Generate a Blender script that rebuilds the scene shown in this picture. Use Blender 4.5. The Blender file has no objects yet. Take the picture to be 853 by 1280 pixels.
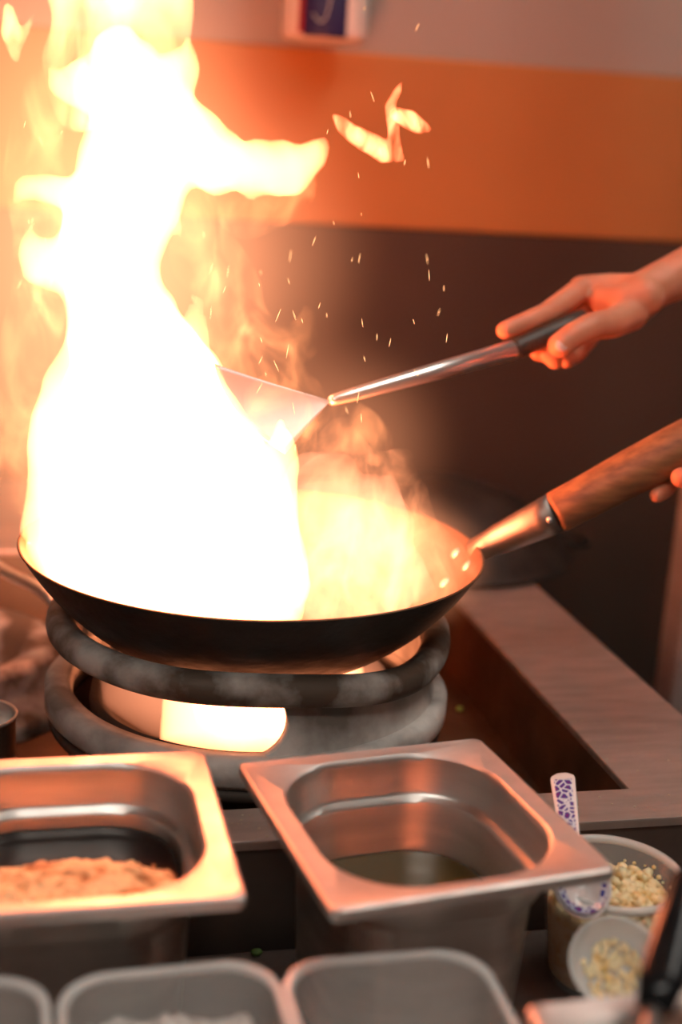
import bpy, bmesh, math, random
from mathutils import Vector, Matrix, noise
random.seed(7)
C = bpy.context.scene.collection
PI = math.pi
R = math.radians
# ------------------------------------------------------------------ camera calibration
F, PITCH, ROLL, YAW, CZ = 1650.0, R(15), R(-3.5), R(13.5), 1.42
def lvl(x, y, z):                     # camera-heading frame -> world (the stove's own axes)
    return Vector((x*math.cos(YAW)+y*math.sin(YAW), -x*math.sin(YAW)+y*math.cos(YAW), CZ+z))
def ray(x, y):
    u, v = x-426.5, y-640
    u, v = u*math.cos(ROLL)-v*math.sin(ROLL), u*math.sin(ROLL)+v*math.cos(ROLL)
    c, s = math.cos(PITCH), math.sin(PITCH)
    d = (u/F, 1.0, -v/F)
    return lvl(d[0], d[1]*c+d[2]*s, -d[1]*s+d[2]*c)-Vector((0, 0, CZ))
def PD(x, y, d):                      # point seen at (x, y), d metres along the view axis
    return Vector((0, 0, CZ))+ray(x, y)*d
def PH(x, y, z):                      # point seen at (x, y) lying at height z
    r = ray(x, y); return Vector((0, 0, CZ))+r*((z-CZ)/r.z)
def lv2(x, y): v = lvl(x, y, 0); return v.x, v.y

# ------------------------------------------------------------------ helpers
def tag(o, label=None, cat=None, group=None, kind=None):
    if label: o['label'] = label
    if cat: o['category'] = cat
    if group: o['group'] = group
    if kind: o['kind'] = kind
    return o
def empty(name, loc=(0, 0, 0), rz=0.0):
    o = bpy.data.objects.new(name, None); C.objects.link(o)
    o.location = loc; o.rotation_euler = (0, 0, rz); o.empty_display_size = .02
    return o
def mesh_obj(name, me, mats, parent=None, smooth=True):
    o = bpy.data.objects.new(name, me); C.objects.link(o)
    for m in (mats if isinstance(mats, (list, tuple)) else [mats]): me.materials.append(m)
    if smooth: me.polygons.foreach_set('use_smooth', [True]*len(me.polygons))
    if parent: o.parent = parent
    return o
def obj(name, bm, mats, parent=None, smooth=True, world=False, recalc=True):
    """link a bmesh; world=True: coordinates are world ones, brought into the parent's frame"""
    if recalc: bmesh.ops.recalc_face_normals(bm, faces=bm.faces)
    if world and parent:
        bm.transform(parent_mw(parent).inverted())
    me = bpy.data.meshes.new(name); bm.to_mesh(me); bm.free()
    return mesh_obj(name, me, mats, parent, smooth)
def parent_mw(p):
    return Matrix.Translation(p.location) @ p.rotation_euler.to_matrix().to_4x4()
def autosmooth(o, ang=35):
    me = o.data
    bm = bmesh.new(); bm.from_mesh(me)
    for e in bm.edges:
        e.smooth = not (len(e.link_faces) == 2 and e.calc_face_angle(0) > R(ang))
    bm.to_mesh(me); bm.free(); return o
def bevel_mod(o, w=.002, seg=2):
    m = o.modifiers.new('b', 'BEVEL'); m.width = w; m.segments = seg; m.limit_method = 'ANGLE'; return o
def box(bm, x0, x1, y0, y1, z0, z1):
    v = [bm.verts.new((x, y, z)) for x in (x0, x1) for y in (y0, y1) for z in (z0, z1)]
    for f in ((0, 1, 3, 2), (4, 6, 7, 5), (0, 4, 5, 1), (2, 3, 7, 6), (0, 2, 6, 4), (1, 5, 7, 3)):
        bm.faces.new([v[i] for i in f])
def loft(bm, loops, close=True, cap0=False, cap1=False, mat=None):
    vs = [[bm.verts.new(p) for p in L] for L in loops]
    for k, (a, b) in enumerate(zip(vs, vs[1:])):
        n = len(a)
        for i in range(n if close else n-1):
            j = (i+1) % n
            f = bm.faces.new((a[i], a[j], b[j], b[i]))
            if mat: f.material_index = mat[k]
    if cap0: bm.faces.new(vs[0][::-1])
    if cap1: bm.faces.new(vs[-1])
    return vs
def lathe(bm, prof, n=64, c=(0, 0, 0), closed=False, mat=None):
    loops = [[(c[0]+r*math.cos(2*PI*i/n), c[1]+r*math.sin(2*PI*i/n), c[2]+z) for i in range(n)] for r, z in prof]
    if closed: loops.append(loops[0])
    vs = loft(bm, loops, mat=mat)
    bmesh.ops.remove_doubles(bm, verts=bm.verts, dist=1e-6)
def frame(d):
    d = Vector(d).normalized(); up = Vector((0, 0, 1)) if abs(d.z) < .95 else Vector((1, 0, 0))
    a = d.cross(up).normalized(); return a, a.cross(d).normalized()
def tube(bm, pts, rad, n=16, caps=True, squash=None):
    """tapered tube through world points; squash = list of (ra, rb) for elliptic sections"""
    pts = [Vector(p) for p in pts]; loops = []
    for i, p in enumerate(pts):
        d = (pts[min(i+1, len(pts)-1)]-pts[max(i-1, 0)])
        a, b = frame(d)
        ra, rb = (squash[i] if squash else (rad[i], rad[i]))
        loops.append([p+a*ra*math.cos(2*PI*k/n)+b*rb*math.sin(2*PI*k/n) for k in range(n)])
    loft(bm, loops, cap0=caps, cap1=caps)
def spline(pts, m=6):
    """Catmull-Rom through tuples"""
    P = [pts[0]]+list(pts)+[pts[-1]]; out = []
    for i in range(1, len(P)-2):
        for k in range(m):
            t = k/m
            out.append(tuple(.5*((2*b)+(c-a)*t+(2*a-5*b+4*c-d)*t*t+(3*b-a-3*c+d)*t**3)
                             for a, b, c, d in zip(P[i-1], P[i], P[i+1], P[i+2])))
    out.append(tuple(pts[-1])); return out
ICO = {}
def ico(sub):
    if sub not in ICO:
        b = bmesh.new(); bmesh.ops.create_icosphere(b, subdivisions=sub, radius=1)
        b.verts.ensure_lookup_table(); ICO[sub] = ([v.co.copy() for v in b.verts], [[v.index for v in f.verts] for f in b.faces]); b.free()
    return ICO[sub]
def balls_mesh(name, balls, voxel, smooth=6, sub=2, fn=None):
    """balls: (centre, radius or (rx,ry,rz)) -> one continuous skin around their union"""
    V, Fc = [], []
    iv, ifc = ico(sub)
    for c, r in balls:
        n0 = len(V)
        rr = r if isinstance(r, (tuple, list)) else (r, r, r)
        V += [(c[0]+v.x*rr[0], c[1]+v.y*rr[1], c[2]+v.z*rr[2]) for v in iv]
        Fc += [[n0+i for i in f] for f in ifc]
    me = bpy.data.meshes.new('tmp'); me.from_pydata(V, [], Fc); me.update()
    o = bpy.data.objects.new('tmp', me); C.objects.link(o)
    m = o.modifiers.new('r', 'REMESH'); m.mode = 'VOXEL'; m.voxel_size = voxel
    if smooth:
        s = o.modifiers.new('s', 'SMOOTH'); s.iterations = smooth; s.factor = .5
    dg = bpy.context.evaluated_depsgraph_get(); dg.update()
    out = bpy.data.meshes.new_from_object(o.evaluated_get(dg)); out.name = name
    bpy.data.objects.remove(o); bpy.data.meshes.remove(me)
    if fn:
        for v in out.vertices: v.co = fn(v.co)
        out.update()
    return out
def chain(pts, step=.3):
    """pts: (Vector, radius) -> dense balls with interpolated radii"""
    out = []
    for (a, ra), (b, rb) in zip(pts, pts[1:]):
        a, b = Vector(a), Vector(b); n = max(1, int((b-a).length/max(step*min(ra, rb), 1e-4)))
        n = min(n, 60)
        for k in range(n): out.append((a.lerp(b, k/n), ra+(rb-ra)*k/n))
    out.append((Vector(pts[-1][0]), pts[-1][1])); return out
def join_meshes(name, mes, mats, parent=None):
    bm = bmesh.new()
    for m in mes: bm.from_mesh(m)
    if parent: bm.transform(parent_mw(parent).inverted())
    me = bpy.data.meshes.new(name); bm.to_mesh(me); bm.free()
    return mesh_obj(name, me, mats, parent)
def rrect(w, d, r, z, n=10, c=(0, 0)):
    out = []; r = min(r, w/2-1e-4, d/2-1e-4)
    for q, (sx, sy) in enumerate(((1, 1), (-1, 1), (-1, -1), (1, -1))):
        cx, cy = sx*(w/2-r), sy*(d/2-r)
        for k in range(n+1):
            a = PI/2*q+PI/2*k/n
            out.append((c[0]+cx+r*math.cos(a), c[1]+cy+r*math.sin(a), z))
    return out

# ------------------------------------------------------------------ materials
def new_mat(name):
    m = bpy.data.materials.new(name); m.use_nodes = True
    nt = m.node_tree; return m, nt, nt.nodes, nt.links, nt.nodes['Principled BSDF']
def mat(name, col, rough=.5, metal=0, col2=None, scale=20, rough2=None, bump=0, bscale=None, stretch=(1, 1, 1),
        detail=6, trans=0, ior=1.45, spec=None, ramp=(.35, .65), coat=0, sss=0, alpha=1):
    m, nt, N, L, b = new_mat(name)
    b.inputs['Base Color'].default_value = (*col, 1)
    b.inputs['Roughness'].default_value = rough; b.inputs['Metallic'].default_value = metal
    b.inputs['Transmission Weight'].default_value = trans; b.inputs['IOR'].default_value = ior
    b.inputs['Coat Weight'].default_value = coat; b.inputs['Alpha'].default_value = alpha
    if spec is not None: b.inputs['Specular IOR Level'].default_value = spec
    if sss:
        b.inputs['Subsurface Weight'].default_value = sss; b.inputs['Subsurface Radius'].default_value = (1, .4, .2)
        b.inputs['Subsurface Scale'].default_value = .006
    tc = N.new('ShaderNodeTexCoord'); mp = N.new('ShaderNodeMapping')
    mp.inputs['Scale'].default_value = stretch; L.new(tc.outputs['Object'], mp.inputs['Vector'])
    if col2 or rough2 is not None:
        nz = N.new('ShaderNodeTexNoise'); nz.inputs['Scale'].default_value = scale; nz.inputs['Detail'].default_value = detail
        L.new(mp.outputs[0], nz.inputs['Vector'])
        rp = N.new('ShaderNodeMapRange'); rp.inputs[1].default_value, rp.inputs[2].default_value = ramp
        L.new(nz.outputs['Fac'], rp.inputs[0])
        if col2:
            mx = N.new('ShaderNodeMix'); mx.data_type = 'RGBA'
            mx.inputs[6].default_value = (*col, 1); mx.inputs[7].default_value = (*col2, 1)
            L.new(rp.outputs[0], mx.inputs[0]); L.new(mx.outputs[2], b.inputs['Base Color'])
        if rough2 is not None:
            mr = N.new('ShaderNodeMapRange'); mr.inputs[3].default_value = rough; mr.inputs[4].default_value = rough2
            L.new(rp.outputs[0], mr.inputs[0]); L.new(mr.outputs[0], b.inputs['Roughness'])
    if bump:
        n2 = N.new('ShaderNodeTexNoise'); n2.inputs['Scale'].default_value = bscale or scale; n2.inputs['Detail'].default_value = 5
        L.new(mp.outputs[0], n2.inputs['Vector'])
        bp = N.new('ShaderNodeBump'); bp.inputs['Strength'].default_value = bump; bp.inputs['Distance'].default_value = .002
        L.new(n2.outputs['Fac'], bp.inputs['Height']); L.new(bp.outputs[0], b.inputs['Normal'])
    return m
FLAME = (1.0, .205, .078)
def fire_mat(name, k, col=FLAME, noise_=None, step=None):
    """emission inside a closed flame volume; thin edges stay orange, deep parts burn white"""
    m = bpy.data.materials.new(name); m.use_nodes = True
    nt = m.node_tree; N, L = nt.nodes, nt.links; N.clear()
    out = N.new('ShaderNodeOutputMaterial'); e = N.new('ShaderNodeEmission')
    e.inputs[0].default_value = (*col, 1); e.inputs[1].default_value = k
    L.new(e.outputs[0], out.inputs['Volume'])
    if noise_:
        sc, stretch, dist, lo, hi, pw = noise_
        tc = N.new('ShaderNodeTexCoord'); mp = N.new('ShaderNodeMapping'); mp.inputs['Scale'].default_value = stretch
        L.new(tc.outputs['Object'], mp.inputs['Vector'])
        nz = N.new('ShaderNodeTexNoise'); nz.inputs['Scale'].default_value = sc; nz.inputs['Detail'].default_value = 4
        nz.inputs['Distortion'].default_value = dist; nz.inputs['Roughness'].default_value = .55
        L.new(mp.outputs[0], nz.inputs['Vector'])
        rp = N.new('ShaderNodeMapRange'); rp.inputs[1].default_value, rp.inputs[2].default_value = lo, hi
        L.new(nz.outputs['Fac'], rp.inputs[0])
        p = N.new('ShaderNodeMath'); p.operation = 'POWER'; p.inputs[1].default_value = pw; L.new(rp.outputs[0], p.inputs[0])
        q = N.new('ShaderNodeMath'); q.operation = 'MULTIPLY'; q.inputs[1].default_value = k; L.new(p.outputs[0], q.inputs[0])
        L.new(q.outputs[0], e.inputs[1])
        m.cycles.volume_step_rate = step or .5
    else:
        m.cycles.homogeneous_volume = True
    return m
def haze_mat(name, k, col):
    m = bpy.data.materials.new(name); m.use_nodes = True
    nt = m.node_tree; N, L = nt.nodes, nt.links; N.clear()
    out = N.new('ShaderNodeOutputMaterial'); e = N.new('ShaderNodeEmission'); e.inputs[0].default_value = (*col, 1)
    tc = N.new('ShaderNodeTexCoord'); ln = N.new('ShaderNodeVectorMath'); ln.operation = 'LENGTH'; L.new(tc.outputs['Object'], ln.inputs[0])
    mr = N.new('ShaderNodeMapRange'); mr.interpolation_type = 'SMOOTHERSTEP'
    mr.inputs[1].default_value = 1; mr.inputs[2].default_value = .15; mr.inputs[4].default_value = k
    L.new(ln.outputs['Value'], mr.inputs[0]); L.new(mr.outputs[0], e.inputs[1]); L.new(e.outputs[0], out.inputs['Volume'])
    m.cycles.volume_step_rate = .6; return m
def emit_mat(name, col, s):
    m, nt, N, L, b = new_mat(name)
    b.inputs['Base Color'].default_value = (0, 0, 0, 1)
    b.inputs['Emission Color'].default_value = (*col, 1); b.inputs['Emission Strength'].default_value = s; return m

M = {}
M['steel'] = mat('brushed_steel', (.66, .62, .58), .34, 1, (.52, .48, .45), 9, rough2=.44, bump=.05, bscale=60, stretch=(1, 1, 6))
M['steel_rim'] = mat('worn_steel', (.68, .63, .60), .44, .85, (.60, .56, .53), 40, rough2=.52, bump=.04, bscale=90)
M['blade'] = mat('scoured_steel', (.80, .74, .70), .5, .6, (.74, .68, .64), 30)
M['face'] = mat('dull_steel_face', (.24, .18, .15), .45, .7, (.17, .12, .10), 8, rough2=.55)
M['shaft'] = mat('polished_steel', (.86, .84, .82), .30, .9, (.80, .78, .76), 30)
M['steel_deck'] = mat('scratched_steel', (.62, .54, .50), .40, .85, (.48, .41, .37), 14, rough2=.52, bump=.06, bscale=70, stretch=(1, 5, 1))
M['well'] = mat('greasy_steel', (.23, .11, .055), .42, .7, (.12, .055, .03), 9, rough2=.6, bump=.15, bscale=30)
M['iron'] = mat('cast_iron', (.11, .075, .055), .6, .3, (.56, .51, .47), 19, bump=.7, bscale=60, ramp=(.44, .66), rough2=.8)
M['ash_iron'] = mat('ashy_cast_iron', (.20, .17, .15), .65, .2, (.66, .62, .58), 16, bump=.7, bscale=60, ramp=(.36, .66), rough2=.8)
M['iron_dark'] = mat('sooty_iron', (.05, .035, .028), .7, .2, (.06, .045, .035), 25, bump=.5, bscale=60)
M['wok_out'] = mat('seasoned_steel', (.020, .015, .013), .5, .35, (.045, .032, .026), 30, rough2=.68, bump=.35, bscale=90)
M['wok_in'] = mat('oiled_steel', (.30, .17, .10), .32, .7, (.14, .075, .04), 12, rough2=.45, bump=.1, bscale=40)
M['socket'] = mat('handle_steel', (.42, .38, .35), .36, 1, (.22, .19, .17), 22, rough2=.5, bump=.08, bscale=60)
M['wood'] = mat('charred_wood', (.34, .15, .06), .5, 0, (.17, .075, .035), 16, rough2=.6, bump=.2, bscale=50, stretch=(1, 7, 7))
M['grip'] = mat('dark_grip', (.035, .025, .02), .45, 0, (.07, .045, .03), 30)
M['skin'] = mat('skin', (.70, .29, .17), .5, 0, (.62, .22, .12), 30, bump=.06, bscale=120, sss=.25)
M['nail'] = mat('nail', (.72, .50, .44), .3, 0)
M['shirt'] = mat('cotton_cloth', (.75, .74, .72), .85, 0, (.68, .67, .65), 40, bump=.1)
M['trouser'] = mat('dark_cloth', (.03, .03, .035), .9, 0, (.05, .05, .055), 40)
M['hair'] = mat('hair', (.015, .012, .01), .6, 0, (.03, .025, .02), 60, stretch=(1, 1, .2))
M['leather'] = mat('leather', (.02, .02, .02), .4, 0, (.035, .035, .035), 30)
M['plastic'] = None
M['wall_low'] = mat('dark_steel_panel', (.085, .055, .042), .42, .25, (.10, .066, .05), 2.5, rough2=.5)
M['wall_mid'] = mat('flame_glow_panel', (.62, .26, .09), .38, .3, (.55, .22, .075), 2.5, rough2=.46)  # orange base colour carries the fire's reflection on the steel wall
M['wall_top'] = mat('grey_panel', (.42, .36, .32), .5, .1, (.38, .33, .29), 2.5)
M['wall'] = mat('painted_wall', (.34, .31, .28), .7, 0, (.30, .27, .25), 3)
M['floor'] = mat('quarry_tile', (.11, .07, .055), .5, 0, (.08, .05, .04), 6)
M['ceiling'] = mat('ceiling_paint', (.5, .49, .47), .8, 0, (.46, .45, .43), 3)
M['post'] = mat('grey_painted_metal', (.66, .62, .60), .5, .2, (.36, .34, .33), 8)
M['counter'] = mat('counter_steel', (.22, .17, .15), .42, .8, (.15, .11, .095), 18, rough2=.55, bump=.1, bscale=60)
M['oil'] = mat('cooking_oil', (.075, .042, .012), .08, 0, spec=.35)
M['soy'] = mat('dark_sauce', (.010, .006, .006), .12, 0, (.02, .01, .008), 30, spec=.25, bump=.1, bscale=60)
M['paste'] = mat('minced_paste', (.92, .62, .32), .6, 0, (.40, .15, .04), 60, bump=.8, bscale=160, ramp=(.46, .66))
M['garlic'] = mat('chopped_garlic', (.92, .76, .46), .45, 0, (.80, .50, .17), 120, bump=.5, bscale=200, ramp=(.45, .68), sss=.1)
M['herb'] = mat('herb_green', (.06, .12, .02), .6, 0, (.10, .16, .03), 150)
M['sprig'] = mat('yellow_green_crumb', (.55, .6, .12), .6, 0, (.45, .5, .08), 150)
M['crumb'] = mat('pale_crumb', (.7, .62, .5), .6, 0, (.6, .5, .35), 150)
M['black'] = mat('black_plastic', (.008, .008, .009), .16, 0, (.012, .012, .013), 60, spec=.25)
M['white'] = mat('white_plastic', (.8, .76, .72), .4, 0, (.75, .72, .68), 20)
M['navy'] = mat('navy_print', (.018, .012, .07), .4, 0, (.022, .016, .085), 20)
M['red'] = mat('red_print', (.35, .02, .03), .45, 0, (.30, .02, .03), 20)
M['orange'] = mat('orange_print', (.75, .20, .03), .5, 0, (.65, .12, .03), 30)
M['yellow'] = mat('yellow_print', (.75, .5, .05), .5, 0, (.7, .42, .05), 30)

def plastic(name, a=.35, tint=(.85, .83, .8), rough=.25):
    m, nt, N, L, b = new_mat(name)
    b.inputs['Base Color'].default_value = (*tint, 1); b.inputs['Roughness'].default_value = rough
    tr = N.new('ShaderNodeBsdfTransparent'); mx = N.new('ShaderNodeMixShader')
    tc = N.new('ShaderNodeTexCoord'); nz = N.new('ShaderNodeTexNoise'); nz.inputs['Scale'].default_value = 25; nz.inputs['Detail'].default_value = 3
    L.new(tc.outputs['Object'], nz.inputs['Vector'])
    mr = N.new('ShaderNodeMapRange'); mr.inputs[3].default_value = a*.8; mr.inputs[4].default_value = a*1.2
    L.new(nz.outputs['Fac'], mr.inputs[0]); L.new(mr.outputs[0], mx.inputs[0])
    L.new(tr.outputs[0], mx.inputs[1]); L.new(b.outputs[0], mx.inputs[2])
    L.new(mx.outputs[0], N['Material Output'].inputs['Surface']); return m
M['plastic'] = plastic('frosted_plastic', .22)
M['plastic_clear'] = plastic('clear_plastic', .16, rough=.15)
M['plastic_rim'] = plastic('thick_plastic_edge', .6)

# patterned melamine of the spoon
def spoon_mat():
    m, nt, N, L, b = new_mat('patterned_melamine')
    tc = N.new('ShaderNodeTexCoord'); w = N.new('ShaderNodeTexVoronoi'); w.inputs['Scale'].default_value = 210
    w.feature = 'DISTANCE_TO_EDGE'; L.new(tc.outputs['Object'], w.inputs['Vector'])
    rp = N.new('ShaderNodeValToRGB'); e = rp.color_ramp.elements
    e[0].position = .05; e[0].color = (.75, .78, .85, 1); e[1].position = .16; e[1].color = (.06, .07, .35, 1)
    x = e.new(.4); x.color = (.22, .03, .2, 1)
    L.new(w.outputs['Distance'], rp.inputs[0]); L.new(rp.outputs[0], b.inputs['Base Color'])
    b.inputs['Roughness'].default_value = .2; return m
M['spoon_print'] = spoon_mat()
M['spoon'] = mat('melamine', (.85, .78, .76), .2, 0, (.82, .74, .72), 20)

# ------------------------------------------------------------------ camera
cam = bpy.data.cameras.new('camera'); co = bpy.data.objects.new('camera', cam); C.objects.link(co)
cam.sensor_fit = 'VERTICAL'; cam.sensor_height = 36; cam.sensor_width = 24
cam.lens = F/1280*36; cam.clip_start = .02
o0 = Vector((0, 0, CZ)); fwd = ray(426.5, 640).normalized()
rt = (ray(526.5, 640)-ray(426.5, 640)).normalized(); up = rt.cross(fwd).normalized()
rm = Matrix((rt, up, -fwd)).transposed().to_4x4(); rm.translation = o0; co.matrix_world = rm
cam.dof.use_dof = True; cam.dof.focus_distance = 1.0; cam.dof.aperture_fstop = 2.6
bpy.context.scene.camera = co

# ------------------------------------------------------------------ room
ZD, ZC, ZP, ZW = .955, .878, 1.03, 1.10        # deck, counter, pan rims, wok rim
YB = 1.92                                      # back wall
XL, XR, YF, ZH = -1.7, 2.3, -1.9, 2.7
def slab(name, a, m, par=None, kind='structure'):
    bm = bmesh.new(); box(bm, *a); o = obj(name, bm, m, par, smooth=False)
    if kind: tag(o, kind=kind)
    return o
slab('floor', (XL, XR, YF, YB, -.05, 0), M['floor'])
slab('ceiling', (XL, XR, YF, YB, ZH, ZH+.05), M['ceiling'])
slab('wall_left', (XL-.08, XL, YF, YB, 0, ZH), M['wall'])
slab('wall_right', (XR, XR+.08, YF, YB, 0, ZH), M['wall'])
slab('wall_front', (XL, XR, YF-.08, YF, 0, ZH), M['wall'])
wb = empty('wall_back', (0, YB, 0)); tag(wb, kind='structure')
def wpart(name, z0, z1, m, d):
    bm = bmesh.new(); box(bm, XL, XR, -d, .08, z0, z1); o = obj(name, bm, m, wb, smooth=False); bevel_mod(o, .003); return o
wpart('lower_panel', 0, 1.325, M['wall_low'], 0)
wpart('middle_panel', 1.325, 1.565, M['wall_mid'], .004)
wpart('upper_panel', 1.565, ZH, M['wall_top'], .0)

# ceiling lights: neutral panels
def ceil_light(x, y, w, d, s, label):
    e = empty('ceiling_light', (x, y, ZH)); tag(e, label, 'light', 'ceiling lights')
    bm = bmesh.new()
    loft(bm, [rrect(w+.06, d+.06, .01, z) for z in (-.001, -.05)]+[rrect(w, d, .005, -.05), rrect(w, d, .005, -.03)], cap0=True, cap1=True)
    obj('light_housing', bm, M['white'], e, smooth=False)
    bm = bmesh.new(); box(bm, -w/2+.002, w/2-.002, -d/2+.002, d/2-.002, -.045, -.032)
    obj('diffuser', bm, emit_mat('diffuser', (1, .93, .84), s), e, smooth=False)
ceil_light(-.35, -.55, 1.2, .35, 14, 'white ceiling light panel over the counter in front of the stove')
ceil_light(.95, .75, .35, 1.1, 10, 'white ceiling light panel above the cook beside the stove')

# ------------------------------------------------------------------ stove
SX0, SX1, SXI, SY0, SYI, SYJ = -1.1, .567, .454, .820, .868, 1.52
st = empty('wok_range', (0, SY0, 0)); tag(st, 'steel wok range with a sunken well holding the burner', 'stove')
bm = bmesh.new()
def rect(x0, x1, y0, y1, z): return [(x0, y0, z), (x1, y0, z), (x1, y1, z), (x0, y1, z)]
loft(bm, [rect(SX0, SX1, SY0, 1.86, ZD-.007), rect(SX0, SX1, SY0, 1.86, ZD), rect(SX0+.1, SXI, SYI, SYJ, ZD), rect(SX0+.1, SXI, SYI, SYJ, ZD-.02)])
o = obj('deck', bm, M['steel_deck'], st, smooth=False, world=True); bevel_mod(o, .0025, 3)
ZWELL = .872
bm = bmesh.new()
loft(bm, [rect(SX0+.1, SXI, SYI, SYJ, ZD-.006), rect(SX0+.1, SXI-.004, SYI+.002, SYJ-.002, ZWELL)], cap1=True)
o = obj('well', bm, M['well'], st, smooth=False, world=True)
so = o.modifiers.new('s', 'SOLIDIFY'); so.thickness = .002; so.offset = 1
bm = bmesh.new()
xo = SX1-.012
loft(bm, [rect(SX0+.003, xo-.003, SY0+.007, 1.857, ZD-.0075), rect(SX0, xo, SY0+.004, 1.86, ZD-.0065), rect(SX0, xo, SY0+.004, 1.86, .12), rect(SX0+.003, xo-.003, SY0+.007, 1.857, .125), rect(SX0+.003, xo-.003, SY0+.007, 1.857, ZD-.0075)])
bmesh.ops.remove_doubles(bm, verts=bm.verts, dist=1e-6)
o = obj('cabinet_body', bm, M['face'], st, smooth=False, world=True)
for x in (SX0+.08, SX1-.08):
    for y in (SY0+.08, 1.78):
        bm = bmesh.new(); lathe(bm, [(0, .12), (.028, .12), (.024, .02), (.034, .012), (.034, 0), (0, 0)], 20, (x, y, 0))
        obj('leg', bm, M['steel_deck'], st, world=True)
# low riser at the back of the range, with a ledge
bm = bmesh.new()
pr = [(1.62, ZD+.001), (1.62, ZD+.045), (1.64, ZD+.05), (1.70, ZD+.05), (1.70, ZD+.12), (1.72, ZD+.13), (1.85, ZD+.13), (1.85, ZD+.001)]
loft(bm, [[(SX0, y, z) for y, z in pr], [(-.05, y, z) for y, z in pr]], cap0=True, cap1=True)
o = obj('back_riser', bm, M['steel_deck'], st, smooth=False, world=True); bevel_mod(o, .003)
# counter in front
bm = bmesh.new(); box(bm, -1.0, 1.0, .25, .806, ZC-.035, ZC)
o = obj('counter', bm, M['counter'], smooth=False); bevel_mod(o, .004)
tag(o, 'stained steel counter shelf running along the front of the range', 'counter', kind='thing')
bm = bmesh.new(); box(bm, -.98, .98, .30, .80, 0.0, ZC-.036)
o = obj('counter_cabinet', bm, M['steel_deck'], smooth=False); bevel_mod(o, .004)
tag(o, 'plain steel cabinet carrying the counter shelf', 'cabinet')
# grey post right of the range
pa, pb = PD(842, 640, 1.6), None
bm = bmesh.new()
px, py = PH(850, 880, .75)[:2]
loft(bm, [rrect(.055, .055, .008, z, c=(px, py)) for z in (0, 2.69)], cap0=True, cap1=True)
o = obj('metal_post', bm, M['post']); autosmooth(o); tag(o, 'grey upright metal post to the right of the range', 'post')

# ------------------------------------------------------------------ burner ring, burner, wok
WX, WY = lv2(-.072, 1.072)
def wavy(a):                                   # height of the ring's crest around the circle
    return .0035*math.cos(3*(a-R(255)))+.0015*math.cos(5*a+1)-.0045*math.cos(a+R(13))
def ring_thing(x, y, name, label, dz=0.0, rot=0.0, window=True, group=None):
    e = empty(name, (x, y, 0)); tag(e, label, 'burner ring', group)
    n = 120
    bm = bmesh.new()
    loops = []
    for i in range(n):
        a = 2*PI*i/n+rot; zc = 1.031+dz+wavy(2*PI*i/n); Rm = .160
        loops.append([((Rm+rr*math.cos(b))*math.cos(a), (Rm+rr*math.cos(b))*math.sin(a), zc+.0128*math.sin(b)) for b in [2*PI*k/16 for k in range(16)] for rr in [.0125]])
    loops.append(loops[0]); loft(bm, loops); bmesh.ops.remove_doubles(bm, verts=bm.verts, dist=1e-6)
    obj('ring_crest', bm, M['iron'], e)
    # wall below the crest with a scooped window
    bm = bmesh.new(); na = 144
    wa0, wa1 = R(150), R(272)            # open from the left side round to the front
    def hole(a):
        a = a % (2*PI)
        if not window or not (wa0 < a < wa1): return 0.0
        d = min(a-wa0, wa1-a)/R(13); return math.sqrt(max(0, 1-(1-min(1, d))**2))
    zt, zb = 1.024+dz, .980+dz
    angs = [2*PI*i/na for i in range(na)]
    if window: angs = sorted(set(angs+[wa0+R(13)*(k/24)**2 for k in range(25)]+[wa1-R(13)*(k/24)**2 for k in range(25)]))
    def P_(a, f, ro):
        rr = .1575+ro+.0045*f*f; return bm.verts.new((rr*math.cos(a+rot), rr*math.sin(a+rot), (zt+wavy(a))*(1-f)+zb*f))
    cols = []
    for a in angs:
        h = hole(a); f0, f1 = max(.45-.62*h, .002), min(.45+.62*h, .998)
        fs = [f0*k/6 for k in range(7)]+[f1+(1-f1)*k/6 for k in range(7)]
        cols.append(([P_(a, f, 0) for f in fs], [P_(a, f, -.010) for f in fs], h > 0))
    for (o1, i1, h1), (o2, i2, h2) in zip(cols, cols[1:]+cols[:1]):
        for k in range(13):
            if k == 6:
                if h1 or h2:
                    bm.faces.new((o1[6], o2[6], i2[6], i1[6])); bm.faces.new((o1[7], i1[7], i2[7], o2[7])); continue
            bm.faces.new((o1[k], o2[k], o2[k+1], o1[k+1])); bm.faces.new((i1[k], i1[k+1], i2[k+1], i2[k]))
    bmesh.ops.remove_doubles(bm, verts=bm.verts, dist=1e-6)
    obj('ring_wall', bm, M['ash_iron'], e)
    bm = bmesh.new()                             # foot flange
    lathe(bm, [(.150, .956+dz), (.150, .974+dz), (.157, .981+dz), (.168, .982+dz), (.1735, .977+dz), (.1735, .962+dz), (.168, .956+dz)], 120, closed=True)
    obj('ring_foot', bm, M['ash_iron'], e)
    return e
ring = ring_thing(WX, WY, 'burner_ring', 'thick wavy cast iron ring holding up the flaming wok', rot=0)
bn = empty('burner', (WX, WY, 0)); tag(bn, 'round sooty burner head standing in the well under the iron ring', 'burner')
bm = bmesh.new()
lathe(bm, [(0, .905), (.06, .905), (.10, .925), (.122, .962), (.134, .972), (.136, .962), (.130, .93), (.120, ZWELL+.001), (0, ZWELL+.001)], 96)
obj('burner_bowl', bm, M['iron_dark'], bn)
bm = bmesh.new(); lathe(bm, [(0, .94), (.03, .94), (.036, .934), (.036, .905), (0, .905)], 32)
obj('gas_nozzle', bm, M['iron'], bn)
bm = bmesh.new(); lathe(bm, [(.137, ZWELL+.001), (.137, .94), (.150, .9545), (.170, .9545), (.170, .947), (.155, .94), (.150, ZWELL+.001)], 96, closed=True)
obj('burner_collar', bm, M['iron_dark'], bn)

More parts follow.
